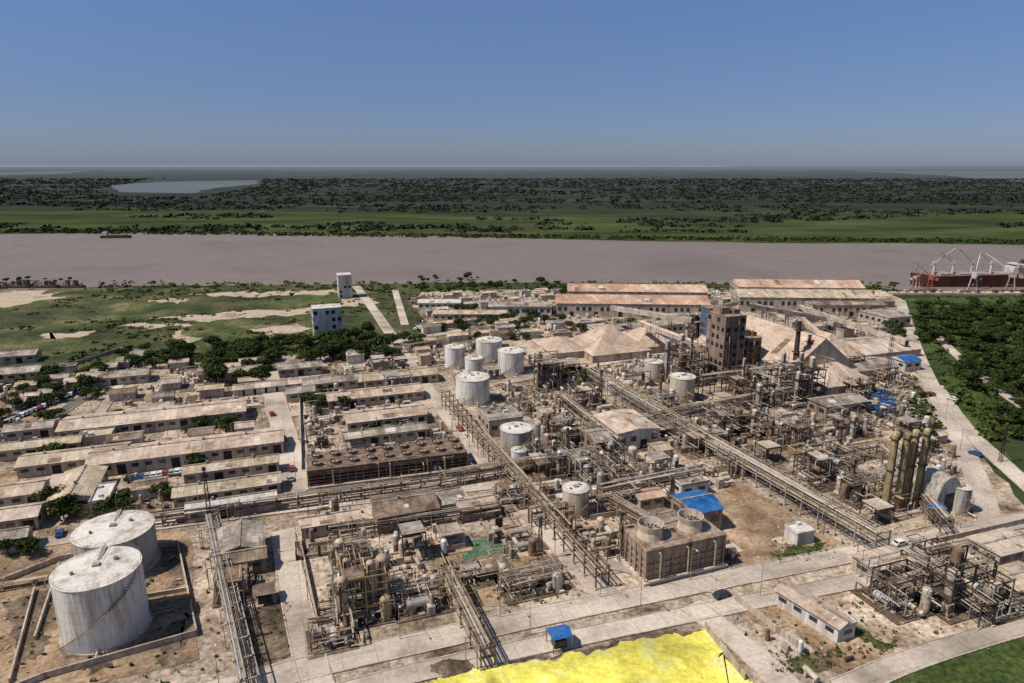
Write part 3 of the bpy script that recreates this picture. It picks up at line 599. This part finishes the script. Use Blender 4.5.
def canopy(u,v,wa,wb,h,m='roof_blue',name='blue_canopy'):
    X,Y=G(u,v); mb=MB()
    for sx_ in (-1,1):
        for sy in (-1,1): mb.box(sx_*(wa/2-.2),sy*(wb/2-.2),0,.2,.2,h,'steel_grey','posts')
    mb.add('roof',[(-wa/2,-wb/2,h),(wa/2,-wb/2,h),(wa/2,wb/2,h),(-wa/2,wb/2,h),(-wa/2,0,h+.9),(wa/2,0,h+.9)],[(0,1,5,4),(2,3,4,5),(1,2,5),(3,0,4)],m)
    mb.box(0,0,.0,wa*.6,wb*.5,1.6,'steel_dark','equipment'); mb.emit(name,X,Y); reserve(X,Y,wa,wb)
canopy(559,645,4.6,4.2,3.2); canopy(934,521,4,4,4.5); canopy(265,600,5,5,3,'roof_rust','rusty_canopy')
# ---------------------------------------------------------------- pipe racks
def rack(p0,p1,w=4.5,h=6.5,m='steel_rust',np_=9,levels=2):
    a=G(*p0); b=G(*p1); L=math.hypot(b[0]-a[0],b[1]-a[1]); rot=math.atan2(b[1]-a[1],b[0]-a[0]); mb=MB(); n=max(1,int(L/6))
    for i in range(n+1):
        x=L*i/n
        for s in (-1,1): mb.box(x,s*w/2,-.2,.3,.3,h+.2,m,'columns'); mb.box(x,s*w/2,-.1,.8,.8,.6,'concrete','footings')
        for l in range(levels): mb.box(x,0,h-l*2.2-.3,.3,w+.6,.3,m,'beams')
    for l in range(levels):
        for s in (-1,1): mb.box(L/2,s*(w/2+.2),h-l*2.2-.62,L,.18,.3,m,'beams')
        for k in range(np_):
            if random.random()<.8:
                r=C([.07,.09,.12,.16,.24]); y=-w/2+w*(k+.5)/np_; mm=C(PIP); x0=0 if random.random()<.6 else U(0,L*.4); x1=L if random.random()<.6 else U(L*.6,L)
                mb.tube((x0,y,h-l*2.2+r),(x1,y,h-l*2.2+r),r,mm,'pipes',6)
    for k in range(int(L/6)):
        x=U(0,L); s=C([-1,1]); q=s*(w/2+U(.6,3)); mb.tube((x,0,h+.5),(x,q,h+.5),.1,C(PIP),'pipes',5)
        mb.tube((x,q,h+.5),(x,q,0),.1,C(PIP),'pipes',5)
    mb.emit('pipe_rack',a[0],a[1],0,rot)
    ROADS.append((a[0],a[1],b[0],b[1],w))
rack((592,383),(700,449),5,7,'steel_grey'); rack((700,449),(880,556),5,7,'steel_grey',10); rack((905,570),(985,628),4,6,'steel_dark')
rack((446,405),(602,588),3.5,6); rack((214,530),(252,700),3.2,5,'steel_grey',8); rack((450,590),(488,668),3,5,'steel_rust')
rack((140,528),(440,487),2.5,4); rack((440,487),(600,460),3,5); rack((600,505),(700,484),3.5,6); rack((560,445),(705,420),3,6); rack((660,540),(600,505),3,5)
rack((650,430),(800,400),3,7); rack((330,540),(500,515),2.5,4); rack((500,590),(560,577),2.5,4); rack((620,455),(560,405),3,6); rack((800,470),(880,455),3,5); rack((320,620),(440,596),2.5,4); rack((880,458),(945,535),3,5); rack((700,395),(860,372),3,9,'steel_dark')
rack((530,525),(640,505),2.5,5); rack((390,355),(450,345),2.5,4); rack((190,605),(150,613),2,2.2); rack((0,590),(70,578),1.5,1.5)
def conveyor(u0,v0,z0,u1,v1,z1,m='roof_grey'):
    a=G(u0,v0);b=G(u1,v1);L=math.hypot(b[0]-a[0],b[1]-a[1]);rot=math.atan2(b[1]-a[1],b[0]-a[0]);mb=MB();w=1.3
    v=[]
    for x,z in ((0,z0),(L,z1)): v+=[(x,-w,z),(x,w,z),(x,w,z+2.2),(x,0,z+2.9),(x,-w,z+2.2)]
    mb.add('gallery',v,[(0,1,6,5),(1,2,7,6),(4,0,5,9)],'wall_beige'); mb.add('gallery_roof',v,[(2,3,8,7),(3,4,9,8)],m)
    for k in range(1,int(L/14)+1):
        t=k/(int(L/14)+1); x=L*t;z=z0+(z1-z0)*t
        for s in (-1,1): mb.tube((x+s*.8,-1.8,0),(x,-1,z),.15,'steel_rust','trestle',4); mb.tube((x+s*.8,1.8,0),(x,1,z),.15,'steel_rust','trestle',4)
        mb.box(x,0,z*.5,.2,3,.2,'steel_rust','trestle')
    mb.emit('conveyor_gallery',a[0],a[1],0,rot)
conveyor(798,322,9,905,356,6,'roof_grey'); conveyor(745,350,24,822,345,14,'roof_grey'); conveyor(730,380,10,640,350,14,'roof_pink'); conveyor(712,345,20,735,318,9,'roof_grey'); conveyor(850,372,4,800,350,16,'roof_pink'); conveyor(690,360,20,610,340,18,'roof_grey')
mb=MB()
def wall(p,q,h=1.4,t=.35,m='concrete'):
    a=G(*p);b=G(*q); cx,cy=(a[0]+b[0])/2,(a[1]+b[1])/2; mb.box(cx,cy,-.2,math.hypot(b[0]-a[0],b[1]-a[1]),t,h+.2,m,'wall_panels',math.atan2(b[1]-a[1],b[0]-a[0]))
P=[(-40,600),(60,560),(178,545),(197,635),(45,678),(-60,720)]
for i in range(len(P)-1): wall(P[i],P[i+1])
wall((35,640),(60,565),1.0); wall((10,683),(35,590),1.0); wall((60,612),(190,590),1.0)
mb.emit('bund_wall',rot=0)
for segs in ([(300,540),(318,625),(440,600)],[(590,520),(640,512)],[(735,600),(800,650)],[(300,400),(302,470)],[(-20,395),(120,350),(230,362)],[(930,545),(1060,515)],[(705,628),(745,680)]):
    mb=MB()
    for i in range(len(segs)-1): wall(segs[i],segs[i+1],1.6,.2,'wall_beige')
    mb.emit('perimeter_wall',rot=0)
# ---------------------------------------------------------------- filler pavement slabs and equipment
IND=[G(*p) for p in [(300,395),(440,350),(560,345),(880,340),(985,520),(870,548),(600,592),(340,655),(285,535)]]
LEFT=[G(*p) for p in [(-120,440),(0,380),(120,365),(300,365),(430,335),(440,380),(300,400),(280,520),(100,540),(-120,560)]]
BACK=[G(*p) for p in [(410,296),(560,292),(880,296),(900,335),(560,340),(430,340)]]
LOW=[G(*p) for p in [(700,600),(860,570),(1060,545),(1060,620),(900,650),(760,690)]]
SL=[G(*p) for p in [(-20,690),(0,600),(60,565),(180,548),(210,540),(290,530),(320,640),(300,680)]]
mbs={}
allx=[p for q in (IND,LEFT,BACK,LOW) for p in q]
a0=min(w2g(*p)[0] for p in allx);a1=max(w2g(*p)[0] for p in allx);b0=min(w2g(*p)[1] for p in allx)-10;b1=max(w2g(*p)[1] for p in allx)
def zone_of(x,y): return 'I' if inpoly(x,y,IND) else 'L' if inpoly(x,y,LEFT) else 'B' if inpoly(x,y,BACK) else 'W' if inpoly(x,y,LOW) else 'S' if inpoly(x,y,SL) else None
slab=MB(); zc=0
a=a0
while a<a1:
    b=b0
    while b<b1:
        aa,bb=a+U(-2,2),b+U(-2,2); x,y=g2w(aa,bb); zone=zone_of(x,y)
        if zone and zone!='S':
            far=y>330
            if random.random()<.6 and free(x,y,2):
                zc+=1; slab.box(aa,bb,-.25,U(4,12),U(4,11),.2+(zc%40)*.0035,C(['concrete','concrete','dirt','darkdirt','yard','darkdirt','sand','dirt','asphalt']),'slabs')
            if free(x,y,3):
                key=(int(a//60),int(b//60)); mb=mbs.setdefault(key,MB()); t=random.random()
                if zone=='I':
                    if t<.58: clutter(mb,aa,bb,8,8,11 if not far else 8,3.2)
                    elif t<.72: frame(mb,aa,bb,6,6,U(4,8),C(['steel_rust','steel_dark','steel_grey']),plat=.6); clutter(mb,aa,bb,8,8,8,4)
                    elif t<.78: build(x,y,U(4,8),U(4,8),U(3,4.5),C(['roof_grey','roof_pink','roof_rust','roof_pink','roof_tan']),C(['wall_beige','wall_beige','wall_brown']),rh=1,flat=random.random()<.4,win=False,name='equipment_shed')
                    else: clutter(mb,aa,bb,9,9,8,1.4)
                elif zone in 'LB':
                    if t<.27: build(x,y,U(6,12),U(5,8),U(3,4.2),C(['roof_grey','roof_pink','roof_rust','roof_pink','roof_tan']),C(['wall_beige','wall_white']),rh=1,flat=random.random()<.2,win=False,name='small_house')
                    elif t<.8: clutter(mb,aa,bb,9,9,6,2)
                else: clutter(mb,aa,bb,9,9,5 if t<.6 else 1,2)
        b+=8.6
    a+=8.6
slab.emit('concrete_pavement')
for k,mb in mbs.items():
    if mb.p: mb.emit('yard_equipment')
mb=MB()
for k in range(15000):
    x,y=g2w(U(a0,a1),b0+(b1-b0)*random.random()**1.7)
    if zone_of(x,y) and free(x,y,-.2): s=U(.12,.6); mb.box(x,y,-.25,s*U(.6,2),s,U(.35,.75),C(['darkdirt','steel_rust','concrete','wall_beige','steel_dark','black','sand','leaf_mid']),'pieces',U(0,3))
mb.emit('rubble',rot=0)
# ---------------------------------------------------------------- vehicles & lamps
def carmesh(paint,long=False):
    mb=MB(); w=.9; l=2.2 if not long else 3.6; prof=[(-l,.35),(-l,.95),(-l*.85,1.0),(-l*.62,1.5),(l*.25,1.52),(l*.5,1.02),(l*.95,.85),(l,.4)] if not long else [(-l,.5),(-l,2.6),(l*.35,2.6),(l*.36,1.2),(l*.4,2.1),(l*.75,2.1),(l*.95,1.3),(l,.5)]
    n=len(prof); v=[(x,-w*(1 if z<1.2 else .86),z) for x,z in prof]+[(x,w*(1 if z<1.2 else .86),z) for x,z in prof]
    mb.add('body',v,[tuple(range(n-1,-1,-1)),tuple(range(n,2*n))]+[(i,(i+1)%n,n+(i+1)%n,n+i) for i in range(n)],paint)
    if not long:
        for s in (-1,1): mb.add('windows',[(-l*.72,s*.91,1.05),(l*.4,s*.91,1.05),(l*.2,s*.80,1.45),(-l*.55,s*.80,1.45)],[(0,1,2,3)],'glass')
        mb.add('windows',[(l*.28,-.7,1.51),(l*.28,.7,1.51),(l*.5,.75,1.06),(l*.5,-.75,1.06)],[(0,1,2,3)],'glass'); mb.add('windows',[(-l*.66,-.7,1.46),(-l*.66,.7,1.46),(-l*.86,.75,1.03),(-l*.86,-.75,1.03)],[(0,1,2,3)],'glass')
    else: mb.add('windows',[(l*.77,-.7,2.09),(l*.77,.7,2.09),(l*.95,.75,1.4),(l*.95,-.75,1.4)],[(0,1,2,3)],'glass')
    for x in (-l*.62,l*.6):
        for s in (-1,1): mb.tube((x,s*.68,.34),(x,s*.93,.34),.34,'rubber','wheels',12,True)
    return mb
CM={}
for p in ('car_white','car_dark','car_red','car_silver','car_blue'):
    for lg in (0,1):
        o=carmesh(p,lg).emit('parked_car' if not lg else 'box_truck',0,0,0,0,True); CM[(p,lg)]=o.data; bpy.data.objects.remove(o)
def car(u,v,rot=0,p=None,lg=0):
    p=p or C(['car_white','car_dark','car_red','car_silver','car_blue','car_white','car_silver']); x,y=G(u,v)
    o=bpy.data.objects.new('parked_car' if not lg else 'box_truck',CM[(p,lg)]); SC.collection.objects.link(o); o.location=(x,y,.08); o.rotation_euler=(0,0,TH+rot)
car(722,597,.05,'car_dark',0); car(900,545,0,'car_white'); car(292,470,1.6); car(284,440,1.6,'car_red')
for k in range(26): car(5+k*4.4,424-k*1.9,1.57+U(-.1,.1))
for k in range(14): car(870+U(-8,20),395+k*1.6+U(-1,1),U(0,3),C(['car_dark','car_white','car_blue']),random.random()<.6)
for k in range(16): car(415+k*5,330-k*.9,1.57)
for k in range(12): car(130+k*6,480-k*.9,1.57)
for k in range(10): car(560+k*9,318-k*.4,1.5,None,k%3==0)
for (u,v) in ((952,400),(975,455),(930,395),(520,500),(460,430),(272,415),(290,480),(180,520),(60,535)): car(u,v,1.7)
def lamp(u,v,d=1):
    x,y=G(u,v); mb=MB(); mb.cyl(0,0,0,.11,9,'steel_grey','pole',6,r2=.06); mb.tube((0,0,8.9),(0,d*1.8,9.3),.05,'steel_grey','arm',5); mb.box(0,d*1.9,9.22,.3,.7,.15,'wall_white','lamp_head'); mb.emit('street_lamp',x,y)
for u,v in ((400,639),(500,617),(600,597),(690,580),(780,563),(870,545),(960,528),(308,600),(298,560),(520,508),(478,458),(452,430),(285,440),(296,480),(960,450),(945,420),(220,692),(760,596),(860,577),(120,525),(200,514),(380,493),(530,634),(640,611)): lamp(u,v,C([-1,1]))
# ---------------------------------------------------------------- ship, port cranes, barge, jetty
def ship(u,v,L,rot,hull='hull_red'):
    X,Y=G(u,v); mb=MB(); W2=9; D=9; st_=[(-L/2,.7),(-L*.45,1),(L*.36,1),(L*.44,.7),(L*.5,.05)]; v=[]
    for x,w in st_: v+=[(x,-W2*w,D+(2 if abs(x)>L*.4 else 0)),(x,W2*w,D+(2 if abs(x)>L*.4 else 0)),(x*.97,-W2*w*.8,-.5),(x*.97,W2*w*.8,-.5)]
    f=[];d=[]
    for i in range(4): q=i*4; f+=[(q,q+4,q+6,q+2),(q+1,q+3,q+7,q+5)]; d.append((q,q+1,q+5,q+4))
    f+=[(0,2,3,1)]; mb.add('hull',v,f,hull); mb.add('deck',v,d,'steel_rust')
    mb.box(-L*.38,0,D,12,13,7,'wall_white','superstructure'); mb.box(-L*.38,0,D+7,7,15,2.6,'wall_white','bridge'); mb.box(-L*.38+3.55,0,D+7.8,.1,13,1,'glass','bridge_windows'); mb.cyl(-L*.42,0,D+7,1.6,6,'hull_red','funnel',12)
    for k in range(4):
        x=-L*.25+k*L*.16; mb.box(x,0,D,L*.11,13,2,'steel_grey','hatch'); mb.cyl(x+L*.08,0,D,1,11,'wall_white','crane_post',10); mb.box(x+L*.08,0,D+9,2.4,2.4,2.4,'wall_white','crane_cab')
        s=C([-1,1]); e=(x+L*.08+s*14,2,D+12+U(5,11)); mb.tube((x+L*.08,0,D+10),e,.4,'wall_white','crane_boom',6); mb.tube((x+L*.08,0,D+13),e,.1,'steel_grey','cables',4)
    mb.emit('cargo_ship',X,Y,-.3,rot)
ship(968,285,100,math.radians(180)); ship(1095,284,90,0,'hull_dark')
def pcrane(u,v,m,bm,rot,sc=.6):
    X,Y=G(u,v); mb=MB()
    for a in (-4,4):
        for b in (-4,4): mb.tube((a,b,0),(a*.5,b*.5,14),.5,m,'legs',6); mb.box(a,b,0,2,1,1,'steel_dark','bogies')
    mb.box(0,0,6,9,.5,.5,m,'portal'); mb.box(0,0,14,7,5,5,m,'cab'); mb.tube((0,0,18),(26,0,36),.6,bm,'boom',6); mb.tube((0,0,19),(-3,0,30),.4,m,'mast',5); mb.tube((-3,0,30),(26,0,36),.1,'steel_dark','stay',4); mb.tube((-3,0,30),(-8,0,16),.15,'steel_dark','stay',4); mb.tube((26,0,36),(26,0,10),.08,'steel_dark','hoist',4); mb.box(26,0,8,2.5,2.5,2.5,'steel_dark','grab'); mb.box(-7,0,14,4,4,3,m,'counterweight'); mb.emit('harbour_crane',X,Y,0,rot,sc=sc)
pcrane(915,290,'roof_orange','roof_orange',.3,.6); pcrane(930,290,'red_paint','steel_rust',2.2,.6); pcrane(972,291,'wall_white','wall_white',.9,.8); pcrane(1010,291,'steel_grey','wall_white',2.4,.8)
mb=MB(); X,Y=G(30,287); mb.box(0,0,-.4,90,6,1.6,'steel_dark','deck')
for k in range(24): mb.box(-44+k*3.8,U(-2,2),1.2,U(1,3),U(1,3),U(1,5),C(['steel_rust','steel_dark','wall_beige']),'cargo')
mb.emit('river_jetty',X,Y,0,0)
mb=MB(); X,Y=G(116,237.5); mb.box(0,0,-.3,38,9,3.4,'hull_dark','hull'); mb.box(-14,0,3.1,6,6,5,'wall_white','cabin'); mb.box(4,0,3.1,22,7,1.2,'steel_rust','cargo'); mb.emit('river_barge',X,Y,-.3,.05)
mb=MB(); X,Y=G(985,293.5); mb.box(0,0,-.6,150,8,1.6,'concrete','deck')
for k in range(20): mb.box(-70+k*7,U(-2,2),1,U(1,4),U(1,4),U(.6,3),C(['steel_rust','steel_dark','wall_beige','roof_grey']),'cargo')
mb.emit('quay',X,Y,0,0)
mb=MB(); X,Y=G(262,215,0); mb.box(0,0,-.5,10,8,6,'wall_white','walls'); mb.box(0,0,5.5,11,9,1,'roof_grey','roof'); mb.emit('small_house',X,Y)
def mound(u,v,rx,ry,h,m,name,rot=0):
    X,Y=G(u,v); mb=MB(); n=40; v=[];f=[]
    for j in range(n+1):
        for i in range(n+1):
            x=(i/n*2-1);y=(j/n*2-1); r=math.hypot(x,y)+.25*noise.noise((x*2.5,y*2.5,rx)); z=max(0,1-r)*h*(1+.5*noise.noise((x*4,y*4,h)))+.1*noise.noise((x*12,y*12,2)) if r<.98 else -.5
            v.append((x*rx,y*ry,z-.12))
    for j in range(n):
        for i in range(n): q=j*(n+1)+i; f.append((q,q+1,q+n+2,q+n+1))
    mb.add('pile',v,f,m,True); mb.emit(name,X,Y,0,rot)
mound(640,675,14,8,.8,'sulfur','sulfur_pile'); mound(690,660,7,5,.7,'sulfur','sulfur_pile'); mound(560,685,12,7,.9,'sulfur','sulfur_pile'); mound(475,690,9,6,1.6,'sulfur','sulfur_pile'); mound(452,668,5,3,1.2,'darkdirt','dirt_pile')
mound(556,355,18,14,6,'sand','sand_pile'); mound(745,520,3,2,.8,'dirt','dirt_pile'); mound(785,540,4,2,.8,'sand','dirt_pile')
# ---------------------------------------------------------------- trees
def treemesh(h,cr,m,seed):
    rr=random.Random(seed); mb=MB(); th=h*.35
    mb.cyl(0,0,-.2,h*.035,th,'bark','trunk',7,r2=h*.022); cl=[]
    for k in range(6):
        a=k*1.05+rr.uniform(-.3,.3); e=(cr*.6*math.cos(a),cr*.6*math.sin(a),h*rr.uniform(.5,.8)); mb.tube((0,0,th*.85),e,h*.012,'bark','limbs',4); cl.append((e,cr*rr.uniform(.35,.6)))
    cl.append(((0,0,h*.8),cr*.55)); cl.append(((rr.uniform(-.3,.3)*cr,rr.uniform(-.3,.3)*cr,h*.62),cr*.6))
    vs=[];fs=[]
    for c,r in cl:
        for k in range(80):
            d=Vector((rr.gauss(0,1),rr.gauss(0,1),rr.gauss(0,1))).normalized(); p=Vector(c)+Vector((d.x*r,d.y*r,d.z*r*.75))*rr.uniform(.55,1.15)
            t=Vector((rr.gauss(0,1),rr.gauss(0,1),rr.gauss(0,1))); t=(t-d*t.dot(d)*.7).normalized(); b=d.cross(t); b=(b+Vector((0,0,rr.uniform(-.4,.4)))).normalized(); s=rr.uniform(.08,.15)*cr
            o=len(vs); vs+=[tuple(p-t*s),tuple(p-b*s*.8),tuple(p+t*s),tuple(p+b*s*.8)]; fs.append((o,o+1,o+2,o+3))
    mb.add('crown',vs,fs,m); o=mb.emit('tree',0,0,0,0,True); me=o.data; bpy.data.objects.remove(o); return me
TM=[treemesh(8,4.0,'leaf_dark',1),treemesh(7,3.6,'leaf_mid',2),treemesh(9,4.2,'leaf_dark',3),treemesh(6,3.4,'leaf_dark',4),treemesh(5,3,'leaf_mid',5)]
def tree(x,y,s=1):
    o=bpy.data.objects.new('tree',C(TM)); SC.collection.objects.link(o); o.location=(x,y,-.1); o.rotation_euler=(0,0,U(0,6)); o.scale=(s*U(.85,1.3),s*U(.85,1.3),s*U(.7,1.15))
def trees(u0,u1,v0,v1,n,s=1,slope=0,chk=True):
    for k in range(n):
        u=U(u0,u1); x,y=G(u,U(v0,v1)+slope*(u-u0))
        if (not chk) or free(x,y,-1): tree(x,y,s*U(.6,1.2))
trees(120,360,352,372,110,.95,-.05); trees(205,265,358,386,50,1.1); trees(300,425,336,362,65,.95); trees(360,400,345,355,10); trees(440,545,312,332,70,.85,-.02); trees(540,600,290,300,18,.8); trees(420,560,283,292,30,.7); trees(-40,60,372,420,40,.85); trees(20,120,372,400,35,.75); trees(50,75,505,520,6,.9); trees(45,72,456,470,8,.9); trees(5,40,540,556,6,.8); trees(300,345,395,415,14,.8); trees(330,400,420,440,10,.7); trees(545,720,322,334,26,.75); trees(560,600,372,385,6,.8); trees(120,230,425,433,10,.7)
trees(0,70,280,290,14,.6); trees(400,480,276,283,12,.6,0,False); trees(900,940,435,470,5,.7); trees(640,720,330,340,12,.8); trees(880,900,330,345,6); trees(160,200,460,500,6,.8);trees(70,130,500,530,6,.8)
trees(918,1060,306,345,180,.95,0,False); trees(960,1070,345,395,120,.85,0,False); trees(1000,1100,390,440,45,.8,0,False); trees(460,530,330,352,18,.8); trees(0,120,385,440,20,.7)
def canopymass(name,spots,m,nf=14):
    vs=[];fs=[]
    for (x,y,r,h) in spots:
        for k in range(nf):
            d=Vector((random.gauss(0,1),random.gauss(0,1),abs(random.gauss(0,.8)))).normalized(); p=Vector((x+d.x*r*.9,y+d.y*r*.9,-.6+d.z*h)); t=Vector((random.gauss(0,1),random.gauss(0,1),random.gauss(0,.5))).normalized(); b=d.cross(t).normalized(); s=r*U(.25,.5); o=len(vs)
            vs+=[tuple(p-t*s),tuple(p-b*s),tuple(p+t*s),tuple(p+b*s)]; fs.append((o,o+1,o+2,o+3))
    mkobj(name,vs,fs,[m]*len(fs),[False]*len(fs))
sp_=[]
for k in range(19000):
    y=1030+(random.random()**1.3)*3600; x=U(-1,1)*(y*.95+150)
    n_=noise.noise((x*.0025,y*.006,2))+.5*noise.noise((x*.01,y*.02,5))
    if n_>(.20 if y<1450 else .0 if y<1800 else -.3) and not inpoly(x,y,LAG): sp_.append((x,y,U(3,7)*(1+y/4500),U(2,5)))
canopymass('distant_forest',sp_,'far_leaf',8)
sp_=[]
for k in range(1800):
    u=U(-300,1300); v=232+ (u/1024)*11+U(-2.5,.6); x,y=G(u,v); sp_.append((x,y,U(2,5),U(1.5,4)))
canopymass('riverbank_shrubs',sp_,'leaf_dark',10)
sp_=[]
for k in range(2600):
    u=U(-100,420); v=U(284,365); x,y=G(u,v)
    if noise.noise((x*.02,y*.02,7))+.4*noise.noise((x*.08,y*.08,7))>.08 and free(x,y,1): sp_.append((x,y,U(.8,2.4),U(.5,1.8)))
canopymass('field_bushes',sp_,'leaf_dark')
sp_=[]
for k in range(900):
    x,y=G(U(905,1080),U(296,440))
    if free(x,y,1): sp_.append((x,y,U(1,3),U(1,3)))
for k in range(420):
    x,y=G(U(850,1060),U(640,690))
    if free(x,y,1): sp_.append((x,y,U(.3,.8),U(.2,.6)))
for k in range(500):
    u=U(100,900); x,y=G(u,U(282,292))
    if free(x,y,1): sp_.append((x,y,U(1,3),U(1,3)))
for (ua,ub,va,vb,n) in ((770,840,645,672,60),(770,835,540,560,50),(800,895,600,655,70),(240,290,600,660,40),(430,580,540,610,60),(0,190,560,680,50)):
    for k in range(n):
        x,y=G(U(ua,ub),U(va,vb))
        if all(not(q[0]<w2g(x,y)[0]<q[1] and q[2]<w2g(x,y)[1]<q[3]) for q in RES): sp_.append((x,y,U(.3,.8),U(.8,1.2)))
canopymass('verge_bushes',sp_,'leaf_mid')
# ---------------------------------------------------------------- light, sky, camera
SE=math.radians(56); sun_dir=Vector((-.95,-.30,0)).normalized()*math.cos(SE)+Vector((0,0,math.sin(SE)))
sd=bpy.data.lights.new('sun','SUN'); sd.energy=4.6; sd.angle=math.radians(.5); sd.color=(1,.93,.83); so=bpy.data.objects.new('sun',sd); SC.collection.objects.link(so)
so.rotation_euler=(-sun_dir).to_track_quat('-Z','Y').to_euler()
w=bpy.data.worlds.new('World'); SC.world=w; w.use_nodes=True; N=w.node_tree.nodes; L=w.node_tree.links; bg=N['Background']
sk=N.new('ShaderNodeTexSky'); sk.sky_type='NISHITA'; sk.sun_disc=False; sk.sun_elevation=SE; sk.sun_rotation=math.atan2(sun_dir.x,sun_dir.y); sk.air_density=1.0; sk.dust_density=.3; sk.ozone_density=2
tc=N.new('ShaderNodeTexCoord'); sx=N.new('ShaderNodeSeparateXYZ'); L.new(tc.outputs['Generated'],sx.inputs[0])
r=N.new('ShaderNodeValToRGB'); e=r.color_ramp.elements; e[0].position=0; e[0].color=(.40,.50,.86,1); e[1].position=.5; e[1].color=(1,1,1,1); k=e.new(.08); k.color=(.47,.55,.84,1); k=e.new(.22); k.color=(.66,.74,.98,1)
L.new(sx.outputs[2],r.inputs[0]); x=N.new('ShaderNodeMix'); x.data_type='RGBA'; x.blend_type='MULTIPLY'; x.inputs[0].default_value=1
L.new(sk.outputs[0],x.inputs[6]); L.new(r.outputs[0],x.inputs[7]); L.new(x.outputs[2],bg.inputs[0]); bg.inputs[1].default_value=.085
cd=bpy.data.cameras.new('camera'); cd.lens=24; cd.sensor_width=36; cd.clip_start=1; cd.clip_end=900000; co=bpy.data.objects.new('camera',cd); SC.collection.objects.link(co)
co.location=(0,0,H); co.rotation_euler=(math.pi/2-PITCH,0,0); SC.camera=co
SC.view_settings.view_transform='Standard'; SC.view_settings.look='None'; SC.view_settings.exposure=0
print('objects',len(bpy.data.objects),'polys',sum(len(m.polygons) for m in bpy.data.meshes))
